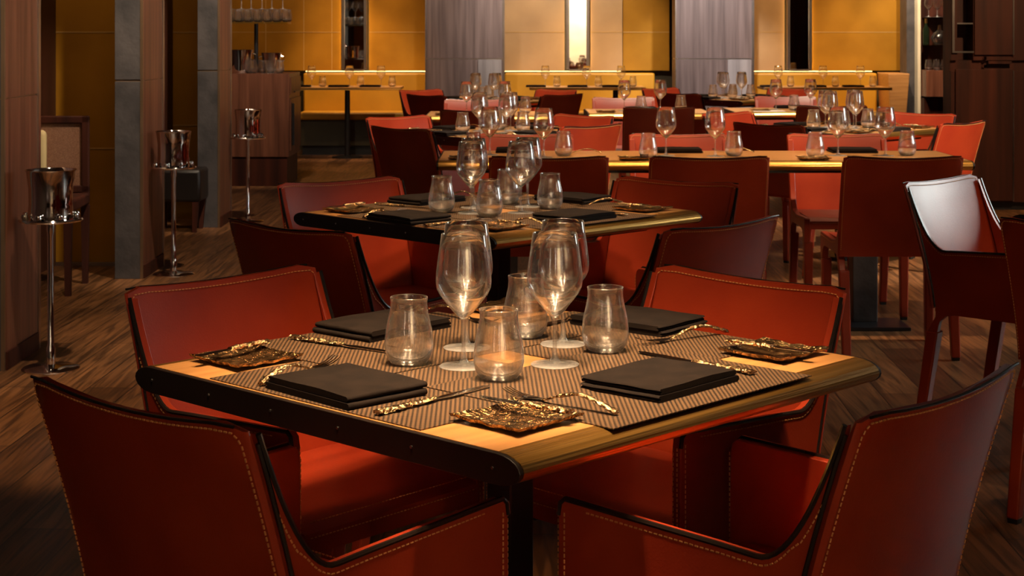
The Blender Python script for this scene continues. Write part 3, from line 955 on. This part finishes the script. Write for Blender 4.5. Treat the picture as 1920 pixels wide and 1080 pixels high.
# nearest table
chair('a', -0.506, 2.175, 48.5, 'oxblood leather armchair seen from behind at the lower left corner', GA)
chair('a', 0.592, 2.245, 139.5, 'oxblood leather armchair seen from behind at the lower right corner', GA)
chair('a', -0.575, 3.266, -42, 'orange red armchair facing us, left rear side of the nearest table', GA)
chair('a', 0.470, 3.266, 224, 'red armchair facing us, right rear side of the nearest table', GA)
# second table
chair('a', -0.569, 4.145, 48, 'dark armchair seen from behind, left front side of the second table', GA)
chair('a', 0.545, 4.21, 135, 'dark armchair seen from behind, right front side of the second table', GA)
chair('a', -0.570, 5.41, -52, 'orange armchair facing us, left rear side of the second table', GA)
chair('a', 0.545, 5.41, 233, 'red armchair facing us, right rear side of the second table', GA)
# table out of frame on the right and its two chairs
chair('a', 1.425, 5.455, -44, 'armchair with white glare on its backrest, beside the right picture edge', GA)
chair('a', 1.45, 4.16, 44, 'dark armchair back cut by the right picture edge', GA)
table('dining_table', (2.15, 5.0, 0), R(45), 0.89, 0.89, 'square table corner just showing at the right picture edge', 'square dining tables')

def square_far(x, y, where, lab, chairs):
    table('dining_table', (x, y, 0), R(45), 0.89, 0.89, lab, 'square dining tables')
    dress_square((x, y), R(45), where, full=False)
    off = {'lf': (-0.51, -0.66, 44), 'rf': (0.545, -0.56, 135), 'lr': (-0.57, 0.46, -47), 'rr': (0.53, 0.46, 225)}
    for k, dx, dy, l in chairs:
        ox, oy, a = off[k]
        chair('a', x + ox + dx, y + oy + dy, a, l, GA)
square_far(-0.10, 9.10, 'the third table', 'third square table in the left row, dark end towards us', [
    ('lf', 0.03, 0, 'dark maroon chair back left front of the third table'),
    ('rf', -0.02, 0.12, 'bright orange chair back right front of the third table'),
    ('lr', 0, 0, 'orange armchair facing us, left rear of the third table'),
    ('rr', 0, 0.16, 'deep red armchair behind the bright orange chair at the third table')])
square_far(1.90, 9.45, 'the table by the cabinet', 'square table in front of the dark wood cabinet', [
    ('lf', -0.02, 0, 'dark maroon chair back left front of the table by the cabinet'),
    ('rf', 0.02, 0.05, 'bright orange chair back at the far right before the dark cabinet'),
    ('lr', -0.02, 0.1, 'orange armchair at the left rear of the table by the cabinet'),
    ('rr', 0.06, 0.05, 'orange armchair facing us before the dark wood cabinet')])
square_far(-0.22, 13.5, 'the fourth table', 'farthest square table of the left row, before the first column', [
    ('lf', 0.05, 0.05, 'small dark chair back left front of the fourth table'),
    ('rf', 0.08, 0.05, 'small red chair back right front of the fourth table'),
    ('lr', 0, 0.1, 'small orange chair facing us before the left banquette'),
    ('rr', 0.08, 0.15, 'small red armchair facing us, right rear of the fourth table')])
square_far(1.87, 13.9, 'the table by the second column', 'square table before the second wood column', [
    ('lf', -0.02, 0.05, 'small dark chair back left of the table before the second column'),
    ('lr', 0, 0.1, 'small orange chair facing us left of the second column'),
    ('rr', 0.06, 0.08, 'small red chair facing us, right of the second column')])

# long table and its six armless chairs
TL = (0.83, 7.36)
table('long_dining_table', (*TL, 0), 0, 2.30, 0.68, 'long honey coloured wood table across the middle of the room', None, legs=(-0.86, -0.02, 0.74))
for x, w in ((0.145, 'left'), (0.78, 'middle'), (1.545, 'right')):
    chair('s', x, 6.46, 90, 'dark maroon armless chair seen from behind, %s of three before the long table' % w, 'chairs in front of the long table')
for x, w in ((0.06, 'left'), (0.80, 'middle'), (1.56, 'right')):
    chair('s', x, 7.90, 270, 'orange red armless chair facing us, %s of three behind the long table' % w, 'chairs behind the long table')
dress_light(TL, 0, 'the long table', [
    ('w', -0.93, 0.02, 0, 'far left'), ('w', -0.69, -0.12, 1, 'second from left'), ('w', -0.14, -0.02, 2, 'third from left'), ('w', 0.075, -0.06, 3, 'fourth from left'),
    ('w', 0.63, -0.02, 4, 'second from right'), ('w', 0.84, -0.03, 0, 'rightmost'),
    ('t', -0.60, -0.04, 0, 'left'), ('t', -0.235, -0.20, 0, 'second from left'), ('t', 0.16, -0.05, 1, 'third from left'), ('t', 0.51, -0.12, 0, 'fourth from left'), ('t', 0.94, -0.02, 2, 'rightmost'), ('t', -1.0, -0.12, 1, 'beside the left end'),
    ('n', -0.06, 0.20, 90, 'before the middle facing chair'), ('n', 0.74, 0.20, 90, 'before the right facing chair'), ('n', -0.80, 0.21, 90, 'before the left facing chair'),
    ('p', -0.30, -0.24, 0, 'left of the middle chair back'), ('p', 0.48, -0.24, 0, 'left of the right chair back'), ('p', -1.04, -0.22, 0, 'by the left end'),
    ('f', -0.42, 0.13, 90, 'left of centre'), ('f', 0.28, 0.15, 60, 'right of centre')])

# straight-set tables further back
def straight(x, y, where, lab, cf, cr, lx=0.85):
    table('dining_table', (x, y, 0), 0, lx, 0.75, lab, 'straight-set dining tables')
    dress_light((x, y), 0, where, [('w', -0.16, -0.02, 0, 'left'), ('w', 0.10, 0.05, 1, 'right'), ('t', -0.05, -0.13, 0, 'front'), ('t', 0.24, 0.0, 0, 'right'),
                                   ('n', -0.02, 0.24, 90, 'far side'), ('n', 0.05, -0.25, 90, 'near side'), ('p', -0.30, -0.2, 0, 'left side')])
    if cf: chair('s', cf[0], cf[1], 90, 'dark red chair back before ' + where, 'chairs at the straight-set tables')
    if cr: chair('s', cr[0], cr[1], 270, 'red chair facing us behind ' + where, 'chairs at the straight-set tables')
straight(-0.15, 11.2, 'the table behind the third table', 'table set square to the wall behind the third table', (-0.22, 10.35), (-0.26, 11.98))
straight(0.95, 11.55, 'the table before the middle banquette', 'table set square to the wall before the middle banquette', (0.97, 10.8), (0.84, 12.35))
straight(2.05, 11.75, 'the table before the right banquette', 'table set square to the wall before the right banquette', (2.15, 11.0), (2.10, 12.6), 1.0)
MB().box(-0.11, 0.11, -0.05, 0.05, 0, 0.003).build('menu_card', M['linenwhite'], None, smooth=0)
mc = bpy.data.objects['menu_card']; mc.location = (1.80, 11.50, 0.7503)
tag(mc, 'white menu card lying on the table before the right banquette', 'menu')

# ------------------------------------------------------------------ banquettes along the far wall
def banquette(x0, x1, label, end=True):
    t = empty('banquette', ((x0 + x1) / 2, 17.6, 0), 0, label, 'banquette', 'mustard banquettes')
    h = (x1 - x0) / 2
    MB().box(-h, h, 0.30, 0.46, 0.40, 0.862).build('backrest', M['banquette'], t, smooth=30, bev=0.02, seg=3)
    MB().box(-h, h, -0.18, 0.30, 0.375, 0.452).build('seat', M['banquette'], t, smooth=30, bev=0.02, seg=3)
    MB().box(-h, h, -0.13, 0.30, 0.10, 0.375).build('base', M['banqdark'], t, smooth=0)
    MB().box(-h + 0.04, h - 0.04, -0.08, 0.30, 0.0, 0.10).build('plinth', M['blackmetal'], t, smooth=0)
    return t
banquette(-2.28, -0.92, 'mustard yellow banquette left of the first wood column')
banquette(-0.08, 1.56, 'mustard yellow banquette between the two wood columns')
banquette(2.56, 3.99, 'mustard yellow banquette right of the second wood column')
# led line tucked under the proud panels
for x0, x1 in ((-2.28, -0.92), (-0.08, 1.2), (2.56, 3.98)):
    structure('trim_led', MB().box(x0, x1, WY - 0.09, WY - 0.07, ZB - 0.012, ZB - 0.004), M['led'], smooth=0)
e = empty('banquette_end_panel', (4.10, 17.45, 0), 0, 'tan tapered end panel closing the right banquette', 'panel')
MB().add([(-0.10, -0.03, 0.87), (0.13, -0.03, 0.87), (-0.06, -0.03, 0.0), (0.06, -0.03, 0.0), (-0.10, 0.5, 0.87), (0.13, 0.5, 0.87), (-0.06, 0.5, 0.0), (0.06, 0.5, 0.0)],
         [(0, 1, 3, 2), (4, 6, 7, 5), (0, 4, 5, 1), (2, 3, 7, 6), (0, 2, 6, 4), (1, 5, 7, 3)]).build('panel', M['tabletop'], e, smooth=0, bev=0.008)

def mirror(x0, x1, label):
    t = empty('wall_mirror', ((x0 + x1) / 2, WY - 0.15, 0.9), 0, label, 'mirror', 'tall narrow wall mirrors')
    h = (x1 - x0) / 2
    MB().box(-h + 0.03, h - 0.03, 0.0, 0.01, 0, 1.8).build('mirror_glass', M['mirror'], t, smooth=0)
    MB().box(-h, -h + 0.03, -0.03, 0.03, 0, 1.8).box(h - 0.03, h, -0.03, 0.03, 0, 1.8).box(-h + 0.03, h - 0.03, -0.03, 0.03, -0.02, 0.0).build('frame', M['frame'], t, smooth=0)
    MB().box(-h + 0.004, -h + 0.012, 0.03, 0.048, 0, 1.8).box(h - 0.012, h - 0.004, 0.03, 0.048, 0, 1.8).build('light_strip', M['ledmirror'], t, smooth=0)
for (a, b), l in zip(mir, ('narrow steel framed wall mirror above the left banquette', 'narrow steel framed wall mirror between the two columns', 'narrow steel framed wall mirror above the right banquette')):
    mirror(a, b, l)

# banquette tables
def btable(x, y, lx, label, ped):
    t = empty('banquette_table', (x, y, 0), 0, label, 'table', 'tables along the banquettes')
    h = lx / 2
    MB().box(-h, h, -0.28, 0.28, 0.712, 0.74).build('tabletop', M['tabletop'], t, smooth=0, bev=0.004)
    MB().box(-h - 0.002, h + 0.002, -0.284, -0.28, 0.712, 0.739).build('metal_edge', M['brass'], t, smooth=0)
    for px in ped:
        MB().lathe([(0.03, 0.02), (0.028, 0.712)], 20, origin=(px, 0, 0)).build('post', M['blackmetal'], t)
        MB().lathe([(0.16, 0.0), (0.16, 0.01), (0.05, 0.02)], 28, origin=(px, 0, 0)).build('base_plate', M['blackmetal'], t)
BT = [(-1.70, 17.12, 1.10, 'long narrow table at the left banquette on a single black post', (-0.02,), 'the left banquette table'),
      (0.78, 17.10, 1.20, 'long narrow table at the middle banquette', (-0.3, 0.3), 'the middle banquette table'),
      (3.25, 17.10, 1.30, 'long narrow table at the right banquette', (-0.3, 0.3), 'the right banquette table')]
for x, y, lx, l, ped, wh in BT:
    btable(x, y, lx, l, ped)
    its = []
    for i, fx in enumerate((-0.36, 0.0, 0.30)):
        w = ('left', 'middle', 'right')[i]
        its.append(('w', fx * lx, 0.02, i, w)); its.append(('t', fx * lx + 0.12, -0.03, i, w))
        its.append(('n', fx * lx - 0.10, -0.1, 90, w))
    g = ' on ' + wh
    for k, dx, dy, a, s in its:
        loc = (x + dx, y + dy, 0.7402)
        if k == 'w': WINE.place(loc, a, 'small far wine glass, %s%s' % (s, g), 'wine glasses' + g)
        if k == 't': TUMB.place(loc, a, 'small far water tumbler, %s%s' % (s, g), 'water tumblers' + g)
        if k == 'n': NAP.place(loc, R(a), 'folded black napkin, %s%s' % (s, g), 'black napkins' + g)

# ------------------------------------------------------------------ champagne stands
def make_stand():
    t = empty('ice_bucket_stand', cat='ice bucket stand')
    MB().lathe([(0.0001, 0), (0.108, 0), (0.110, 0.004), (0.104, 0.009), (0.04, 0.013), (0.018, 0.02), (0.0001, 0.02)], 40).build('base', M['chrome'], t, smooth=40)
    MB().lathe([(0.017, 0.018), (0.017, 0.085), (0.0125, 0.095), (0.0125, 0.52), (0.016, 0.53), (0.016, 0.572)], 24).build('pole', M['chrome'], t, smooth=30)
    tr = MB().lathe([(0.0001, 0.572), (0.118, 0.572), (0.122, 0.578), (0.118, 0.584), (0.0001, 0.584)], 48).build('tray', M['chrome'], t, smooth=40)
    for k in range(8):
        a = 2 * math.pi * k / 8 + 0.3
        MB().lathe([(0.0001, 0), (0.010, 0.001), (0.014, 0.010), (0.011, 0.020), (0.0001, 0.024)], 12, origin=(0.103 * math.cos(a), 0.103 * math.sin(a), 0.584)).build('knob', M['chrome'], tr, smooth=40)
    b = MB().lathe([(0.0001, 0.5845), (0.083, 0.5845), (0.086, 0.60), (0.083, 0.64), (0.084, 0.70), (0.093, 0.765), (0.098, 0.772), (0.095, 0.772), (0.090, 0.764), (0.081, 0.70), (0.080, 0.64), (0.082, 0.605), (0.0001, 0.60)], 56)
    b.build('bucket', M['chrome'], t, smooth=40)
    return t
STAND = Proto(make_stand)
for (x, y, l) in ((-1.785, 6.34, 'silver ice bucket on a tall stand, nearest of three, by the first pillar'),
                  (-1.822, 8.82, 'silver ice bucket on a tall stand, middle of three, by the second pillar'),
                  (-1.821, 11.30, 'silver ice bucket on a tall stand, farthest of three, before the sideboard')):
    STAND.place((x, y, 0), 0.3, l, 'silver ice bucket stands')

# ------------------------------------------------------------------ sideboard with buckets and a rack of glasses
sx0, sx1, sy0, sy1 = -2.95, -1.89, 13.9, 14.6
s = empty('sideboard', ((sx0 + sx1) / 2, (sy0 + sy1) / 2, 0), 0, 'dark walnut sideboard at the left holding silver buckets', 'sideboard')
hx, hy = (sx1 - sx0) / 2, (sy1 - sy0) / 2
MB().box(-hx, hx, -hy, hy, 0.25, 0.955).build('body', M['walnut'], s, smooth=0)
MB().box(-hx + 0.01, hx - 0.02, -hy + 0.01, hy - 0.02, 0.0, 0.25).build('plinth', M['darkwood'], s, smooth=0)
d = MB().box(hx, hx + 0.012, -hy + 0.03, hy - 0.03, 0.30, 0.74).build('door', M['walnut'], s, smooth=0)
MB().box(hx + 0.012, hx + 0.03, -hy + 0.10, -hy + 0.12, 0.34, 0.70).build('handle', M['blackmetal'], d, smooth=0)
d = MB().box(hx, hx + 0.012, -hy + 0.03, hy - 0.03, 0.78, 0.92).build('drawer', M['walnut'], s, smooth=0)
MB().box(hx + 0.012, hx + 0.025, -hy + 0.2, hy - 0.2, 0.79, 0.80).build('handle', M['blackmetal'], d, smooth=0)
def bucket(x, y, h, r, label):
    t = empty('ice_bucket', (x, y, 0.956), 0, label, 'bucket', 'silver buckets on the sideboard')
    MB().lathe([(0.0001, 0), (r * .82, 0), (r * .86, 0.02), (r * .84, h * .5), (r, h), (r * .96, h), (r * .8, h * .5), (r * .8, 0.02), (0.0001, 0.015)], 36).build('bowl', M['chrome'], t, smooth=40)
    for q in (-1, 1):
        MB().tube([(q * r * .9, 0, h * .85), (q * (r + .02), 0, h * .8), (q * (r + .02), 0, h * .6), (q * r * .85, 0, h * .55)], 0.004, 8).build('handle', M['chrome'], t)
bucket(-2.33, 14.1, 0.20, 0.105, 'silver ice bucket at the left on the sideboard')
bucket(-2.11, 14.38, 0.17, 0.09, 'silver ice bucket behind the small carafes on the sideboard')
for i in range(4):
    TUMB.place((-2.22 + 0.075 * i, 14.02 + 0.04 * (i % 2), 0.956), i, 'tumbler on the sideboard, number %s from the buckets' % ('one', 'two', 'three', 'four')[i], 'tumblers on the sideboard')
rk = empty('glass_rack', (-2.30, 14.3, 0.956), 0, 'glass shelf on a slim post above the sideboard', 'shelf')
MB().lathe([(0.0001, 0), (0.05, 0), (0.05, 0.008), (0.018, 0.012), (0.018, 0.425), (0.0001, 0.425)], 20, origin=(0.06, 0.05, 0)).build('post', M['blackmetal'], rk)
MB().box(-0.55, 0.35, -0.16, 0.16, 0.426, 0.438).build('shelf', M['shelfglass'], rk, smooth=0)
n = 0
for j in range(2):
    for i in range(7):
        n += 1
        TUMB.place((-2.46 + 0.083 * i, 14.22 + 0.10 * j, 1.395), n, '%s tumbler in the %s row on the glass shelf above the sideboard' % (('first', 'second', 'third', 'fourth', 'fifth', 'sixth', 'seventh')[i], ('front', 'rear')[j]), 'glasses on the shelf above the sideboard')
for i in range(6):
    WINE.place((-2.45 + 0.09 * i, 14.26 + 0.03 * (i % 2), 1.507), i, '%s upper glass in the rack above the sideboard' % ('first', 'second', 'third', 'fourth', 'fifth', 'sixth')[i], 'upper glasses above the sideboard')

# ------------------------------------------------------------------ cane chair in the first alcove, a second dark chair in the next
def cane_chair(x, y, rz, label, W=0.18):
    t = empty('cane_back_chair', (x, y, 0), rz, label, 'chair', 'cane backed chairs in the alcoves')
    fr = MB()
    fr.box(-W, -W + 0.04, -0.22, -0.19, 0.42, 0.87).box(W - 0.04, W, -0.22, -0.19, 0.42, 0.87).box(-W, W, -0.22, -0.19, 0.83, 0.87).box(-W, W, -0.22, -0.19, 0.47, 0.51)
    fr.build('back_frame', M['darkwood'], t, smooth=0, bev=0.006)
    MB().box(-W + 0.04, W - 0.04, -0.208, -0.202, 0.51, 0.83).build('cane_panel', M['cane'], t, smooth=0)
    MB().box(0.03, 0.14, -0.198, -0.14, 0.49, 0.80).build('cushion', M['creamcush'], t, smooth=40, bev=0.03, seg=4)
    MB().box(-W, W, -0.22, 0.24, 0.41, 0.47).build('seat', M['darkwood'], t, smooth=30, bev=0.012)
    for a in (-1, 1):
        for yy in (-0.20, 0.21):
            MB().taper((a * (W - .02), yy, 0), .028, .028, (a * (W - .02), yy, 0.41), .04, .04).build('leg', M['darkwood'], t, smooth=0)
cane_chair(-2.365, 8.30, R(183), 'dark framed chair with cane back and cream cushion in the first alcove')
t = empty('upholstered_stool', (-2.19, 10.85, 0), 0.0, 'dark low stool half hidden in the second alcove behind the middle stand', 'stool')
MB().box(-0.165, 0.165, -0.2, 0.09, 0.20, 0.41).build('seat', M['blackwood'], t, smooth=30, bev=0.02)
for a in (-1, 1):
    for b in (-1, 1):
        MB().taper((a * .12, -0.055 + b * .11, 0), .025, .025, (a * .13, -0.055 + b * .12, 0.20), .04, .04).build('leg', M['darkwood'], t, smooth=0)

# ------------------------------------------------------------------ tall dark cabinet on the right
c = empty('tall_cabinet', (3.22, 12.0, 0), 0, 'tall dark rosewood cabinet filling the right side', 'cabinet')
MB().box(0, 1.6, 0.02, 0.24, 0.06, 1.02).box(0, 0.045, 0.02, 0.24, 1.10, CEIL).box(0.165, 1.6, 0.02, 0.24, 1.10, CEIL).box(0.045, 0.165, 0.21, 0.24, 1.10, CEIL).box(0, 1.6, 0.05, 0.24, 1.02, 1.10).build('body', M['darkwood'], c, smooth=0)
MB().box(0.01, 1.6, 0.05, 0.22, 0, 0.06).build('plinth', M['blackmetal'], c, smooth=0)
MB().box(0.006, 0.022, 0.0, 0.02, 1.155, CEIL).box(0.022, 0.165, 0.0, 0.02, 1.155, 1.167).build('niche_frame', M['frame'], c, smooth=0)
MB().box(0.045, 0.165, 0.03, 0.20, 1.365, 1.375).build('niche_shelf', M['frame'], c, smooth=0)
d = MB().box(0.17, 0.448, 0.0, 0.02, 1.14, CEIL).build('door', M['darkwood'], c, smooth=0, bev=0.002)
MB().box(0.448, 0.457, -0.006, 0.012, 1.14, CEIL).build('handle', M['frame'], d, smooth=0)
d = MB().box(0.03, 0.448, 0.0, 0.02, 0.07, 1.035).build('door', M['darkwood'], c, smooth=0, bev=0.002)
MB().box(0.448, 0.455, -0.006, 0.012, 0.07, 1.025).build('handle', M['frame'], d, smooth=0)
for z in (1.045, 1.105):
    MB().box(0.235, 0.255, -0.004, 0.05, z, z + 0.022).build('hinge', M['chrome'], c, smooth=0)
MB().box(0.27, 0.44, 0.0, 0.05, 1.075, 1.095).build('drawer_front', M['darkwood'], c, smooth=0)

# ------------------------------------------------------------------ display niche between banquette and cabinet
structure('pillar_display', MB().box(4.24, 4.325, 17.6, 17.9, 0, CEIL), M['slate'], smooth=0)
structure('trim_3', MB().box(4.325, 4.415, 17.7, 17.72, 0.0, CEIL), M['cream'], smooth=0)
c = empty('display_cabinet', (4.655, 17.75, 0), 0, 'open display cabinet with glass shelves beside the tall dark cabinet', 'cabinet')
MB().box(-0.23, 0.20, -0.25, 0.25, 0.62, 0.90).build('cupboard', M['walnut'], c, smooth=0)
MB().box(-0.23, 0.20, -0.15, 0.25, 0.0, 0.60).build('base', M['darkwood'], c, smooth=0)
MB().box(-0.17, 0.20, 0.20, 0.25, 0.90, CEIL).build('back_panel', M['darkwood'], c, smooth=0)
for z in (1.46, 1.16):
    MB().box(-0.16, 0.19, -0.18, 0.2, z, z + 0.01).build('shelf', M['shelfglass'], c, smooth=0)
for i in range(3):
    WINE.place((4.49 + 0.093 * i, 17.66, 1.471), i, '%s wine glass on the top glass shelf of the display cabinet' % ('left', 'middle', 'right')[i], 'glasses on the display shelf')
    TUMB.place((4.49 + 0.085 * i, 17.66, 0.901), i, '%s tumbler on the counter of the display cabinet' % ('left', 'middle', 'right')[i], 'tumblers in the display cabinet')
o = MB().lathe([(0.0001, 0), (0.05, 0), (0.075, 0.03), (0.09, 0.08), (0.06, 0.13), (0.018, 0.16), (0.016, 0.21), (0.022, 0.215), (0.014, 0.215), (0.012, 0.16), (0.055, 0.125), (0.086, 0.08), (0.07, 0.032), (0.0001, 0.005)], 32).build('decanter', M['glass'], None, smooth=50)
o.location = (4.605, 17.65, 1.171); tag(o, 'round bellied glass decanter in the display cabinet', 'decanter')
for i, x in enumerate((4.472, 4.745)):
    t = empty('wine_bottle', (x, 17.7, 1.171), 0, '%s dark wine bottle beside the decanter in the display cabinet' % ('left', 'right')[i], 'bottle', 'bottles beside the decanter')
    MB().lathe([(0.0001, 0), (0.035, 0), (0.037, 0.01), (0.037, 0.17), (0.015, 0.21), (0.014, 0.24)], 24).build('body', M['bottle'], t, smooth=40)
    MB().lathe([(0.0155, 0.235), (0.0155, 0.285), (0.0001, 0.286)], 20).build('foil_cap', M['foil'], t, smooth=40)
